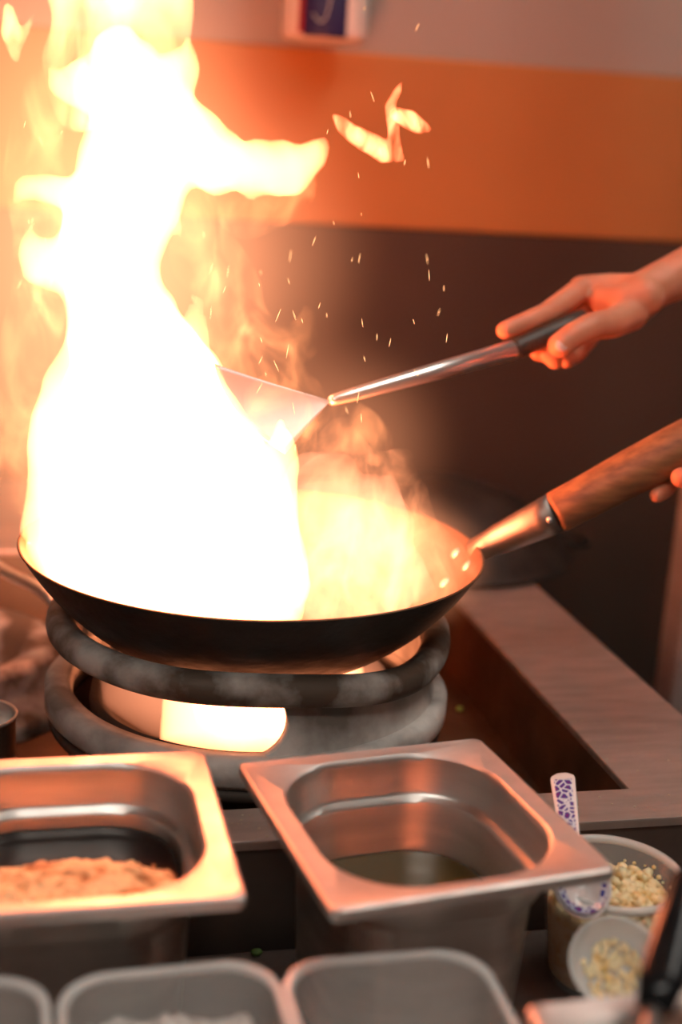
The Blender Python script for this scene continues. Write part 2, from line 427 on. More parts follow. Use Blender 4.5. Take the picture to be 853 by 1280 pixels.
RW, DW, TW = .194, .112, .002
RS = (RW*RW+DW*DW)/(2*DW)
def bowl_z(r): return ZW-DW+RS-math.sqrt(max(RS*RS-r*r, 0))
wk = empty('wok', (WX, WY, ZW-DW)); tag(wk, 'black carbon steel wok full of flames on the iron ring', 'wok')
bm = bmesh.new()
prof, mi = [], []
K = 30
for k in range(K+1):
    a = math.asin(RW/RS)*k/K; prof.append((max(RS*math.sin(a), 0), RS-RS*math.cos(a)))      # outer going up
inner = []
for k in range(K+1):
    a = math.asin((RW)/RS)*(1-k/K); r = (RS-TW)*math.sin(a); inner.append((max(r, 0), RS-(RS-TW)*math.cos(a)))
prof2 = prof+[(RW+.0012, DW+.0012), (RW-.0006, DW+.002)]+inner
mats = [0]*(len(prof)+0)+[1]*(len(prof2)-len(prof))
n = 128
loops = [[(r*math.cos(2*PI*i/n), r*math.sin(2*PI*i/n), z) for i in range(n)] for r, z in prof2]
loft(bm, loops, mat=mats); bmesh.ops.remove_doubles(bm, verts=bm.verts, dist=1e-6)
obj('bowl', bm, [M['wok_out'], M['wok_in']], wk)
# handle socket
A0 = PH(598, 686, ZW-.004); H1 = PD(697, 640, 1.125); H2 = PD(990, 484, 1.13)
ax = (H1-A0).normalized()
sp = [A0-ax*.004, A0+ax*.012, A0.lerp(H1, .3), A0.lerp(H1, .55), A0.lerp(H1, .8), H1]
bm = bmesh.new(); tube(bm, sp, None, 28, squash=[(.016, .0105), (.014, .0118), (.0135, .0135), (.0155, .0152), (.017, .0168), (.0178, .0178)])
obj('handle_socket', bm, M['socket'], wk, world=True)
L = (H2-H1).length; hd = (H2-H1).normalized()
gr = [(0, .0170), (.004, .0182), (.03, .0188), (.07, .0200), (.11, .0208), (L-.03, .020), (L-.01, .017), (L, .010)]
bm = bmesh.new(); tube(bm, [H1+hd*(t-.004) for t, r in gr], [r for t, r in gr], 28)
wg = obj('wooden_grip', bm, M['wood'], wk, world=True)
# grain must follow the grip: object axes are world ones, the handle runs mostly along x
for (x, y) in ((570, 692), (584, 708), (556, 729)):
    # rivets sit on the inner wall: march the sight line to the bowl
    d = .9
    while d < 1.4:
        p = PD(x, y, d); r = math.hypot(p.x-WX, p.y-WY)
        if r < RW and p.z <= bowl_z(r)+TW+.0005: break
        d += .0008
    nrm = (Vector((WX, WY, ZW-DW+RS))-p).normalized(); a, b = frame(nrm)
    bm = bmesh.new(); bmesh.ops.create_uvsphere(bm, u_segments=16, v_segments=8, radius=1)
    bm.transform(Matrix.Translation(p) @ Matrix((b, a, nrm)).transposed().to_4x4() @ Matrix.Diagonal((.0058, .0058, .003, 1)))
    obj('rivet', bm, M['steel_rim'], wk, world=True)
p = H1-ax*.007+Vector(-ray(697, 656)).normalized()*.0175+Vector((0, 0, -.004))
bm = bmesh.new(); bmesh.ops.create_uvsphere(bm, u_segments=12, v_segments=8, radius=.003); bm.transform(Matrix.Translation(p))
obj('socket_rivet', bm, M['steel_rim'], wk, world=True)

# darker pan resting behind at the right, second ring at the left, pipe
bx, by = PD(548, 690, 1.66).xy
bm = bmesh.new(); P = []
rs = (.165**2+.085**2)/(2*.085)
for k in range(17): a = math.asin(.165/rs)*k/16; P.append((rs*math.sin(a), .10-rs+rs*math.cos(a)))
P += [(.168, .013), (.166, .011)]
for k in range(17): a = math.asin(.165/rs)*(1-k/16); P.append(((rs-.002)*math.sin(a), .10-rs+(rs-.002)*math.cos(a)))
e = empty('wok', (bx, by, ZD+.002-.011+.0005)); tag(e, 'dark wok lying blurred behind the handle of the flaming wok', 'wok')
lathe(bm, P, 72); obj('bowl', bm, M['wok_out'], e)
for s_ in (-1, 1):
    bm = bmesh.new(); q = [(s_*.158, -.03, .02), (s_*.175, -.028, .018), (s_*.195, -.012, .016), (s_*.195, .012, .016), (s_*.175, .028, .018), (s_*.158, .03, .02)]
    tube(bm, spline(q, 4), [.004]*21, 8); obj('loop_handle', bm, M['wok_out'], e)
lx, ly = PH(-70, 800, ZWELL+.06)[:2]
bm = bmesh.new()
e = empty('burner', (lx, ly, ZWELL+.001)); tag(e, 'second low burner head at the left edge behind the ring', 'burner')
bm = bmesh.new(); lathe(bm, [(0, .02), (.06, .02), (.075, .045), (.082, .055), (.105, .06), (.112, .05), (.108, .03), (.13, .012), (.14, .0), (0, 0)], 64)
obj('burner_bowl', bm, M['iron'], e)
bm = bmesh.new(); lathe(bm, [(0, .04), (.02, .04), (.026, .034), (.026, .02), (0, .02)], 24)
obj('gas_nozzle', bm, M['iron_dark'], e)
a_, b_ = PD(-60, 668, 1.36), PD(72, 760, 1.26)
e = empty('steel_pipe', a_); tag(e, 'shiny steel pipe slanting down behind the left of the wok', 'pipe')
bm = bmesh.new(); low = b_+Vector((.03, 0, -.11)); low.z = ZWELL+.004
tube(bm, [tuple(p) for p in spline([tuple(a_), tuple(a_.lerp(b_, .5)), tuple(b_), tuple(low)], 6)], [.0062]*19, 14); obj('pipe_tube', bm, M['steel'], e, world=True)
bm = bmesh.new(); tube(bm, [a_-(b_-a_).normalized()*.012, a_+(b_-a_).normalized()*.012], [.010, .010], 6); obj('pipe_nut', bm, M['steel_rim'], e, world=True)

# steel can at left edge
cx_, cy_ = PH(-26, 895, ZWELL+.075)[:2]
e = empty('steel_can', (cx_, cy_, ZWELL+.001)); tag(e, 'open steel can at the left edge behind the left pan', 'can')
bm = bmesh.new(); lathe(bm, [(0, 0), (.029, 0), (.030, .002), (.030, .072), (.0312, .074), (.0305, .0755), (.0288, .074), (.0288, .004), (0, .003)], 48)
obj('can_body', bm, M['steel'], e)
bm = bmesh.new(); lathe(bm, [(.0296, .0735), (.0318, .0735), (.0322, .0752), (.0312, .0766), (.0294, .076)], 48, closed=True)
obj('can_lip', bm, M['steel_rim'], e)

# ------------------------------------------------------------------ gastronorm pans
def gn_pan(c, rz, w, d, name, label, depth=.150, r_in=.052, z=ZP):
    e = empty(name, (c[0], c[1], z-depth), rz); tag(e, label, 'pan', 'steel gastronorm pans')
    Z = depth; t = .0011
    def S(w_, d_, r, z_): return rrect(w_, d_, r, z_, 14)
    iw, idp = w-.032, d-.026
    L_ = [S(w, d, .006, Z-.0065), S(w+.0012, d+.0012, .0065, Z-.003), S(w, d, .006, Z), S(w-.004, d-.004, .005, Z+.0012),
          S(w-.009, d-.009, .008, Z+.0006), S(iw+.004, idp+.004, r_in+.001, Z+.0002), S(iw, idp, r_in, Z-.0018), S(iw-.001, idp-.001, r_in, Z-.006), S(iw-.003, idp-.003, r_in, Z-.026),
          S(iw-.006, idp-.006, r_in, Z-.029), S(iw-.012, idp-.012, r_in-.002, Z-.031), S(iw-.014, idp-.014, r_in-.003, Z-.034),
          S(iw-.024, idp-.024, r_in-.006, .012), S(iw-.032, idp-.032, r_in-.01, .003), S(iw-.05, idp-.05, r_in-.015, t)]
    # back up the outside
    O_ = [S(iw-.05, idp-.05, r_in-.015, 0), S(iw-.030, idp-.030, r_in-.009, .002), S(iw-.022, idp-.022, r_in-.005, .012),
          S(iw-.012, idp-.012, r_in-.002, Z-.035), S(iw-.004, idp-.004, r_in, Z-.030), S(iw-.001, idp-.001, r_in+.001, Z-.026),
          S(iw+.003, idp+.003, r_in+.001, Z-.004), S(iw+.008, idp+.008, r_in+.002, Z-.0015), S(w-.006, d-.006, .005, Z-.001), S(w-.0022, d-.0022, .005, Z-.0065)]
    bm = bmesh.new()
    n_rim = 6
    A = L_+[]
    vs = loft(bm, L_, cap1=False, mat=[1]*n_rim+[0]*(len(L_)-n_rim-1))
    bm.faces.new(vs[-1])
    ws = loft(bm, O_, mat=[0]*(len(O_)-1)); bm.faces.new(ws[0][::-1])
    n = len(vs[0])
    for i in range(n):
        j = (i+1) % n; bm.faces.new((vs[0][i], ws[-1][i], ws[-1][j], vs[0][j])).material_index = 1
    o = obj('pan_body', bm, [M['steel'], M['steel_rim']], e)
    autosmooth(o, 40)
    return e, iw, idp
# right pan: corners measured at rim height
Rc = [PH(300, 958, ZP), PH(612, 925, ZP), PH(770, 1083, ZP), PH(395, 1140, ZP)]
cen = sum(Rc, Vector())/4; ang = math.atan2(*( (Rc[1]-Rc[0])+(Rc[2]-Rc[3]) ).yx)
GW, GD = .177, .184
panR, iw, idp = gn_pan(cen.xy, ang, GW, GD, 'gastronorm_pan', 'square steel pan of dark oil in front of the wok, right of centre')
Lr = [PH(255, 946, ZP), PH(310, 1113, ZP), PH(0, 1132, ZP), PH(0, 950, ZP)]
a_l = math.atan2(*(Lr[1]-Lr[2]).yx)*.6+(math.atan2(*(Lr[1]-Lr[0]).yx)+PI/2)*.4
mr = (Lr[0]+Lr[1])/2; cl = Vector((mr.x-math.cos(a_l)*GW*.53, mr.y-math.sin(a_l)*GW*.53, 0))
panL, _, _ = gn_pan(cl.xy, a_l, GW*1.06, GD, 'gastronorm_pan', 'steel pan of dark sauce and minced paste at the left edge')
b0 = PH(655, 1262, ZP-.004); b1 = PH(853, 1240, ZP-.004)
a_b = math.atan2(*(b1-b0).yx)
cb = Vector((b0.x, b0.y, 0))+Vector((math.cos(a_b), math.sin(a_b), 0))*GW/2+Vector((math.sin(a_b), -math.cos(a_b), 0))*GD/2
panB, _, _ = gn_pan(cb.xy, a_b, GW, GD, 'gastronorm_pan', 'steel pan cut off by the bottom right corner, black handle behind it', z=ZP-.002)

def fill(name, e, depth_below, mat_, label, cat, w, d, fn=None, n=60, off=(0, 0), kind='stuff'):
    """a filling that follows the pan's rounded-square inside"""
    zb = .150-depth_below
    bm = bmesh.new()
    s = .001+.010*(depth_below-.034)/.104
    W_, D_ = iw-.016-s, idp-.016-s
    if abs(w-1) > 1e-6: W_ += iw*(w-1)
    rings = []
    K_ = 26
    for k in range(K_, 0, -1):
        f = k/K_; rings.append([(x, y, (fn(x, y) if fn else zb)) for x, y, _ in rrect(W_*f, D_*f, .046*f, 0, 14)])
    low = [[(x*.985, y*.985, max(zb-.03, .004)) for x, y, _ in rings[0]]]
    vs = loft(bm, low+rings, cap0=True, cap1=True)
    o = obj(name, bm, mat_); o.location = (e.location.x, e.location.y, e.location.z); o.rotation_euler = e.rotation_euler
    tag(o, label, cat, kind=kind); return o
fill('cooking_oil', panR, .066, M['oil'], 'dark glossy oil lying in the right square pan', 'oil', 1, 1)
fill('dark_sauce', panL, .040, M['soy'], 'nearly black sauce around the paste in the left pan', 'sauce', 1.065, 1)
def mound(x, y):
    cx, cy = .00, -.035
    q = ((x-cx)/.088)**2+((y-cy)/.058)**2
    h = .026*max(0, 1-q)**.6 if q < 1 else 0
    z = .106+h
    if h > 0: z += .003*noise.noise(Vector((x*90, y*90, 3)))+.0025*noise.noise(Vector((x*220, y*220, 7)))
    else: z = .1095-.004
    return z
bm = bmesh.new(); NG = 90; g = {}
for i in range(NG+1):
    for j in range(NG+1):
        x, y = -.078+.156*i/NG, -.074+.118*j/NG
        dx, dy = abs(x)-(.078-.045), abs(y)-(.074-.04)
        g[i, j] = bm.verts.new((x, y, mound(x, y)))
for i in range(NG):
    for j in range(NG):
        x, y = -.078+.156*(i+.5)/NG, -.074+.118*(j+.5)/NG
        if (x/.066)**4+(y/.064)**4 < .9 and mound(x, y) > .107:
            bm.faces.new((g[i, j], g[i+1, j], g[i+1, j+1], g[i, j+1]))
bmesh.ops.delete(bm, geom=[v for v in bm.verts if not v.link_faces], context='VERTS')
r_ = bmesh.ops.extrude_face_region(bm, geom=bm.faces[:])
for v in r_['geom']:
    if isinstance(v, bmesh.types.BMVert): v.co.z = .095
for k in range(54):                               # loose bits floating round the mound
    a = random.uniform(0, 2*PI); q = random.uniform(.9, 1.22)
    x, y = .088*q*math.cos(a), -.035+.058*q*math.sin(a)
    if abs(x) > .060 or y < -.054: continue
    m_ = Matrix.Translation((x, y, .1105)) @ Matrix.Diagonal((random.uniform(.0015, .004), random.uniform(.0015, .003), .0016, 1))
    bmesh.ops.create_icosphere(bm, subdivisions=1, radius=1, matrix=m_)
o = obj('minced_paste', bm, M['paste']); o.location = panL.location; o.rotation_euler = panL.rotation_euler
tag(o, 'pale orange mound of minced paste in the left pan', 'food', kind='stuff')
# drips on the far wall inside the left pan, small stuck bit in the right pan
p = PH(80, 985, ZP-.022)
def splat(name, p, r, m, label, cat, sq=.4):
    bm = bmesh.new(); bmesh.ops.create_icosphere(bm, subdivisions=2, radius=1)
    for v in bm.verts: v.co *= 1+.35*noise.noise(v.co*2.3+Vector(p)*50)
    bm.transform(Matrix.Diagonal((r, r*.8, r*sq, 1))); o = obj(name, bm, m); o.location = p; tag(o, label, cat); return o
splat('green_herb_piece', PH(321, 1190, ZC+.002), .0042, M['herb'], 'tiny green herb bit on the counter between the two pans', 'food', .6)
splat('vegetable_crumb', PH(575, 886, ZWELL+.003), .0038, M['sprig'], 'tiny yellow crumb on the floor of the well right of the ring', 'food', .7)
bm = bmesh.new()
for k in range(46):
    if k < 22: p = PH(random.uniform(285, 335), random.uniform(1018, 1050), ZD+.0006)
    else: p = PH(random.uniform(700, 850), random.uniform(900, 1020), ZD+.0006)
    if p.y > SYI-.003 and p.x < SXI+.004 or p.y < SY0+.004: continue
    s_ = random.uniform(.0003, .0008)
    bmesh.ops.create_icosphere(bm, subdivisions=1, radius=1, matrix=Matrix.Translation(p) @ Matrix.Diagonal((s_*1.4, s_, s_*.7, 1)))
o = obj('deck_crumbs', bm, M['crumb']); tag(o, 'tiny pale crumbs and grit scattered on the range deck', 'crumbs', kind='stuff')

# ------------------------------------------------------------------ plastic boxes at the bottom
def deli_box(c, rz, w, d, h, z0, label, lip=.004):
    e = empty('plastic_container', (c[0], c[1], z0), rz); tag(e, label, 'container', 'rectangular plastic containers')
    r = .028; t = .0012
    bm = bmesh.new()
    S = lambda f, z_, k=0: rrect(w*f-k, d*f-k, r, z_, 12)
    loft(bm, [S(.80, .003), S(.84, 0), S(.86, .004), S(1, h-.004), S(1, h-.004, 2*t), S(.86, .006, 2*t), S(.82, .003, 2*t)], cap0=True, cap1=True)
    o = obj('container_body', bm, M['plastic'], e); autosmooth(o, 50)
    bm = bmesh.new()
    LL = [S(1, h-.005, -.001), S(1, h-.005, -2*lip), S(1, h-.003, -2*lip-.001), S(1, h, -2*lip+.001), S(1, h+.001, -.001), S(1, h-.001, .003), S(1, h-.005, -.001)]
    loft(bm, LL); obj('container_rim', bm, M['plastic_rim'], e)
    return e
zt = .995
def box_from(px0, px1, label, z=zt, w=.109, d=.125):
    a, b = PH(*px0, z), PH(*px1, z)
    an = math.atan2(*(b-a).yx); u = Vector((math.cos(an), math.sin(an), 0)); v = Vector((math.sin(an), -math.cos(an), 0))
    m_ = (a+b)/2; c = m_+v*d/2; return deli_box(c.xy, an, w, d, z-ZC-.001, ZC+.001, label)
dA = box_from((112, 1221), (300, 1203), 'frosted plastic box with pale grains, left of the two at the bottom edge')
dB = box_from((372, 1203), (575, 1188), 'empty looking frosted plastic box at the bottom edge below the oil pan')
dC = box_from((-172, 1238), (6, 1224), 'frosted plastic box cut off by the bottom left corner')
def grains(e, zf, m, label, w=.085, d=.09):
    bm = bmesh.new(); NG = 40; g = {}
    for i in range(NG+1):
        for j in range(NG+1):
            x, y = (i/NG-.5)*w, (j/NG-.5)*d
            g[i, j] = bm.verts.new((x, y, zf+.006*noise.noise(Vector((x*60, y*60, 1)))+.004*noise.noise(Vector((x*200, y*200, 4)))))
    for i in range(NG):
        for j in range(NG): bm.faces.new((g[i, j], g[i+1, j], g[i+1, j+1], g[i, j+1]))
    r_ = bmesh.ops.extrude_face_region(bm, geom=bm.faces[:])
    for v in r_['geom']:
        if isinstance(v, bmesh.types.BMVert): v.co.z = .008
    o = obj('white_grains', bm, m); o.location = e.location; o.rotation_euler = e.rotation_euler; tag(o, label, 'food', kind='stuff')
grains(dA, .098, mat('salt_white', (.72, .68, .64), .5, 0, (.45, .40, .37), 120, bump=.5, ramp=(.4, .6)), 'coarse whitish grains filling the left frosted plastic box')
# printed packet in the corner box
pk = empty('food_packet', dC.location); tag(pk, 'orange and yellow printed packet standing in the bottom left plastic box', 'packet')
pk.location = (dC.location.x+.027, dC.location.y+.005, ZC+.012); pk.rotation_euler = (0, 0, dC.rotation_euler.z+.1)
bm = bmesh.new()
NP = 14; gg = {}
for s in (0, 1):
    for i in range(NP+1):
        for j in range(NP+1):
            x, z = (i/NP-.5)*.036, j/NP*.098
            b_ = .006*math.sin(PI*i/NP)*math.sin(PI*min(1, j/NP*1.02))
            gg[s, i, j] = bm.verts.new((x, (b_+.0004)*(1 if s else -1), z))
for s in (0, 1):
    for i in range(NP):
        for j in range(NP):
            f = bm.faces.new((gg[s, i, j], gg[s, i+1, j], gg[s, i+1, j+1], gg[s, i, j+1]))
            f.material_index = 2 if j == 12 else (1 if (4 < j < 9 and 4 < i < 10) else (3 if j in (3, 10) else 0))
for i in range(NP):
    for j in (0, NP): bm.faces.new((gg[0, i, j], gg[0, i+1, j], gg[1, i+1, j], gg[1, i, j]))
for j in range(NP):
    for i in (0, NP): bm.faces.new((gg[0, i, j], gg[0, i, j+1], gg[1, i, j+1], gg[1, i, j]))
obj('packet_bag', bm, [M['orange'], M['yellow'], M['white'], M['red']], pk)

# ------------------------------------------------------------------ garlic tub, lid, spoon, black handle
tx, ty = PH(766, 1088, ZC+.082)[:2]
TR = .0475
tb = empty('round_tub', (tx, ty, ZC+.001)); tag(tb, 'round clear plastic tub heaped with chopped garlic', 'tub')
bm = bmesh.new(); lathe(bm, [(0, .0), (.036, .0), (.038, .003), (TR-.001, .078), (TR-.0022, .078), (.0368, .004), (0, .002)], 72)
obj('tub_wall', bm, M['plastic_clear'], tb)
bm = bmesh.new(); lathe(bm, [(TR-.002, .0765), (TR+.0022, .0765), (TR+.003, .079), (TR+.0018, .0815), (TR-.001, .0815), (TR-.0024, .079)], 72, closed=True)
obj('tub_rim', bm, M['plastic_rim'], tb)
bm = bmesh.new(); NR, NA = 34, 72; g = {}
def tubz(x, y):
    h = .059+.014*math.exp(-((x-.006)**2+(y+.004)**2)/.0011)
    return h+.0055*noise.noise(Vector((x*70, y*70, 2)))+.0045*noise.noise(Vector((x*170, y*170, 9)))
def rad_at(z): return .0368+(TR-.0025-.0368)*(z/.078)
loops = [[(rad_at(.004)*.97*math.cos(2*PI*i/NA), rad_at(.004)*.97*math.sin(2*PI*i/NA), .0045) for i in range(NA)],
         [(rad_at(.054)*.985*math.cos(2*PI*i/NA), rad_at(.054)*.985*math.sin(2*PI*i/NA), .054) for i in range(NA)]]
for k in range(NR, 0, -1):
    f = k/NR*.965; rr = rad_at(.058)*f
    loops.append([(rr*math.cos(2*PI*i/NA), rr*math.sin(2*PI*i/NA), tubz(rr*math.cos(2*PI*i/NA), rr*math.sin(2*PI*i/NA))) for i in range(NA)])
loft(bm, loops, cap0=True, cap1=True)
for k in range(260):
    a, q = random.uniform(0, 2*PI), math.sqrt(random.random())*.036
    x, y = q*math.cos(a), q*math.sin(a); s_ = random.uniform(.002, .0056)
    m_ = Matrix.Translation((x, y, tubz(x, y)+s_*.3)) @ Matrix.Rotation(random.uniform(0, 6), 4, 'Z') @ Matrix.Rotation(random.uniform(0, 3), 4, 'X') @ Matrix.Diagonal((s_*1.2, s_*.8, s_*.7, 1))
    bmesh.ops.create_icosphere(bm, subdivisions=1, radius=1, matrix=m_)
for k in range(40):                             # bits clinging to the tub wall above the heap
    a = random.uniform(0, 2*PI); z = random.uniform(.05, .072); rr = rad_at(z)-.0015; s_ = random.uniform(.0008, .0022)
    bmesh.ops.create_icosphere(bm, subdivisions=1, radius=1, matrix=Matrix.Translation((rr*math.cos(a), rr*math.sin(a), z)) @ Matrix.Diagonal((s_, s_, s_, 1)))
o = obj('chopped_garlic', bm, M['garlic']); o.location = tb.location; tag(o, 'pale yellow chopped garlic heaped in the round tub', 'food', kind='stuff')
# a second little tub of the same in front, tipped toward the camera
lc = PD(770, 1205, .765)
nrm = (Vector((0, 0, CZ))-lc).normalized()*.75+Vector((0, 0, .35)); nrm = (nrm+Vector((.10, 0, 0))).normalized()
a, b = frame(nrm)
ld = empty('plastic_cup', lc); tag(ld, 'small tilted translucent cup with garlic bits in front of the garlic tub', 'cup')
q = Matrix((b, a, nrm)).transposed().to_4x4()
ld.rotation_euler = q.to_euler()
bm = bmesh.new(); lathe(bm, [(0, -.014), (.019, -.014), (.0245, .0), (.0275, .001), (.0275, .0035), (.0262, .0035), (.025, .001), (.0235, -.0008), (.0185, -.0128), (0, -.0128)], 64)
o = obj('cup_wall', bm, M['plastic_rim'], ld)
bm = bmesh.new()
for k in range(150):
    a_, q_ = random.uniform(0, 2*PI), math.sqrt(random.random())*.0175; s_ = random.uniform(.0009, .0026)
    bmesh.ops.create_icosphere(bm, subdivisions=1, radius=1, matrix=Matrix.Translation((q_*math.cos(a_), q_*math.sin(a_), -.012)) @ Matrix.Diagonal((s_*1.5, s_, s_*.5, 1)))
obj('garlic_bits', bm, M['garlic'], ld); C.objects[-1]['kind'] = 'stuff'

# spoon
s0 = PD(703, 968, .94); s1 = PD(714, 1062, .885); s2 = PD(722, 1098, .875)
sn = empty('soup_spoon', s2); tag(sn, 'melamine spoon with blue and purple pattern stuck in the garlic tub', 'spoon')
view = -ray(705, 1000).normalized()
def strip(pts, wid, thick, nrm, n=20):
    loops = []
    for i, (p, w_) in enumerate(zip(pts, wid)):
        d = (pts[min(i+1, len(pts)-1)]-pts[max(i-1, 0)]).normalized()
        side = d.cross(nrm).normalized(); up_ = side.cross(d).normalized()
        loops.append([p+side*w_*math.cos(2*PI*k/n)+up_*(thick*math.sin(2*PI*k/n)+.12*w_*math.cos(2*PI*k/n)**2) for k in range(n)])
    return loops
N_ = 26
pts = [s0.lerp(s1, t/N_)for t in range(N_+1)]
wid = [.0090*min(1, math.sqrt(max(0.02, 1-(1-min(1, (t+.3)/2.2))**2)))*(1-.25*t/N_) for t in range(N_+1)]
bm = bmesh.new(); loft(bm, strip(pts, wid, .0016, view), cap0=True, cap1=True); obj('spoon_handle', bm, M['spoon'], sn, world=True)
bm = bmesh.new(); loft(bm, strip([p+view*.0009 for p in pts[2:]], [w_*.74 for w_ in wid[2:]], .0010, view), cap0=True, cap1=True); obj('handle_print', bm, M['spoon_print'], sn, world=True)
# bowl of the spoon
sc = PD(729, 1108, .862); nb = (view+Vector((0, 0, .5))).normalized(); dn = (s2-s1).normalized(); sd = dn.cross(nb).normalized(); dn = nb.cross(sd).normalized()
bm = bmesh.new(); loops = []
for k in range(12):
    f = 1-k/12; loops.append([sc+sd*.0185*f*math.cos(2*PI*i/40)+dn*.021*f*math.sin(2*PI*i/40)-nb*(.010*(1-f*f)) for i in range(40)])
lo2 = [[p-nb*.0016 for p in L_] for L_ in loops]
loft(bm, [lo2[-1-k] for k in range(12)]+loops, cap0=True, cap1=True)
obj('spoon_bowl', bm, M['spoon'], sn, world=True)
bm = bmesh.new()
loft(bm, [[p+nb*.0005 for p in L_] for L_ in [[sc+(p-sc)*.86+nb*.0001 for p in loops[0]], [sc+(p-sc)*.62-nb*.0030 for p in loops[0]]]])
o = obj('bowl_print', bm, M['spoon_print'], sn, world=True)
# black utensil handle
k0, k1 = PD(866, 1088, .66), PD(818, 1262, .60)
kk = k1+(k1-k0).normalized()*.05
bh = empty('utensil', k1); tag(bh, 'utensil with glossy black handle at the right edge of the bottom', 'utensil')
bm = bmesh.new(); P_ = [k0.lerp(k1, t) for t in (0, .03, .1, .4, .8, 1)]
tube(bm, P_, None, 20, squash=[(.003, .002), (.0075, .005), (.0095, .006), (.0105, .0065), (.011, .0065), (.008, .005)]); o = obj('handle', bm, M['black'], bh, world=True)
bm = bmesh.new(); tube(bm, [k1, k1.lerp(kk, .5), kk], [.004, .003, .003], 10); obj('shank', bm, M['steel'], bh, world=True)

# ------------------------------------------------------------------ canister on the wall
bc = PD(402, -60, 1.80)
cn = empty('canister', (bc.x, YB-.07, 0)); 
zb = PD(402, 56, 1.83).z
cn.location.z = zb; tag(cn, 'white canister with dark navy label hanging high on the back wall', 'canister')
bm = bmesh.new(); lathe(bm, [(0, .002), (.048, 0), (.056, .004), (.058, .012), (.058, .30), (.05, .315), (0, .315)], 56); obj('canister_body', bm, M['white'], cn)
bm = bmesh.new(); fc = math.atan2(-cn.location.y, -cn.location.x)
lp = [[(.0588*math.cos(fc+R(a)), .0588*math.sin(fc+R(a)), z) for a in range(-28, 32, 3)] for z in (.002, .006, .26)]
loft(bm, lp, close=False); o = obj('label_band', bm, M['navy'], cn); s_ = o.modifiers.new('s', 'SOLIDIFY'); s_.thickness = .0006; s_.offset = 1
bm = bmesh.new(); lp = [[(.0590*math.cos(fc+R(a)), .0590*math.sin(fc+R(a)), z) for a in range(-36, -27, 2)] for z in (.006, .26)]
loft(bm, lp, close=False); o = obj('label_edge', bm, M['red'], cn); s_ = o.modifiers.new('s', 'SOLIDIFY'); s_.thickness = .0006; s_.offset = 1
bm = bmesh.new(); cur = spline([(-16, .030, 0), (-8, .021, 0), (0, .024, 0), (5, .045, 0), (7, .075, 0), (8, .12, 0)], 6)
tube(bm, [(.0596*math.cos(fc+R(a)), .0596*math.sin(fc+R(a)), z) for a, z, _ in cur], [.0007]*len(cur), 6); obj('label_stroke', bm, M['white'], cn)
bm = bmesh.new(); box(bm, -.02, .02, .04, .0695, .20, .23); o = obj('wall_bracket', bm, M['steel_rim'], cn, smooth=False); bevel_mod(o, .002)

# ------------------------------------------------------------------ spatula
J = PD(413, 501, 1.10); G0 = PD(643, 437, 1.185); G1 = PD(752, 390, 1.232)
sp_ = empty('wok_spatula', J); tag(sp_, 'long handled steel spatula held in the flames by the upper hand', 'spatula')
bm = bmesh.new(); T_ = [0, .02, .1, .5, 1]; tube(bm, [J.lerp(G0, t) for t in T_], [.0038, .0046, .0056, .0072, .0088], 20); obj('shaft', bm, M['shaft'], sp_, world=True)
bm = bmesh.new(); tube(bm, [G0+(G1-G0).normalized()*d for d in (-.002, .003, .03, .06, .085, .09)], [.0088, .0096, .0098, .0105, .0098, .005], 20); obj('grip', bm, M['grip'], sp_, world=True)
# fan shaped blade
bm = bmesh.new(); rows = []
e1 = (PD(286, 464, 1.07)-J); e2 = (PD(362, 560, 1.075)-J); nn = e1.cross(e2).normalized()
if nn.dot(-ray(380, 500)) < 0: nn = -nn
for i in range(13):
    f = i/12; row = []
    for j in range(17):
        g_ = j/16; d = e1.lerp(e2, g_)
        s_ = 1+.12*math.sin(PI*g_)
        p = J+d*(1.16*f**.85*s_)-nn*(.006*math.sin(PI*g_)*f)+nn*(.006*f*f)
        row.append(p)
    rows.append(row)
vs = [[bm.verts.new(p) for p in row] for row in rows]
for r1, r2 in zip(vs, vs[1:]):
    for j in range(16): bm.faces.new((r1[j], r1[j+1], r2[j+1], r2[j]))
bmesh.ops.remove_doubles(bm, verts=bm.verts, dist=1e-5)
o = obj('blade', bm, M['blade'], sp_, world=True); s_ = o.modifiers.new('s', 'SOLIDIFY'); s_.thickness = .0014; s_.offset = 0

# ------------------------------------------------------------------ the cook
ck = empty('person', lv2(1.02, 1.30)+(0,)); tag(ck, 'person with bare forearms reaching in from the right, holding spatula and wok handle', 'person')
def ch(*p): return chain([(PD(x, y, d), r) for x, y, d, r in p], .25)
b = []
# right hand on the spatula grip
b += ch((800, 368, 1.245, .021), (832, 352, 1.26, .022), (870, 335, 1.27, .025))           # wrist
b += ch((870, 335, 1.27, .025), (960, 318, 1.32, .034), (1090, 330, 1.38, .042))           # forearm
b += ch((800, 366, 1.255, .019), (760, 362, 1.262, .016), (727, 360, 1.262, .0125))        # back of hand, index side
b += ch((805, 372, 1.235, .020), (780, 380, 1.235, .019), (757, 376, 1.245, .015))         # palm, thumb side
b += ch((800, 366, 1.262, .017), (765, 372, 1.276, .014), (740, 375, 1.280, .012))
b += ch((800, 380, 1.262, .018), (775, 392, 1.270, .015), (750, 396, 1.276, .012))
b += ch((727, 361, 1.258, .0118), (702, 380, 1.238, .0118), (684, 392, 1.222, .0110), (660, 402, 1.206, .0100), (632, 413, 1.194, .0088))   # index
b += ch((738, 372, 1.277, .0112), (714, 396, 1.262, .0098), (696, 424, 1.242, .0090), (686, 444, 1.216, .0084), (694, 452, 1.200, .0078))   # middle
b += ch((746, 388, 1.280, .0108), (722, 412, 1.268, .0094), (704, 434, 1.244, .0086), (678, 443, 1.226, .0078), (672, 442, 1.215, .0072))   # ring
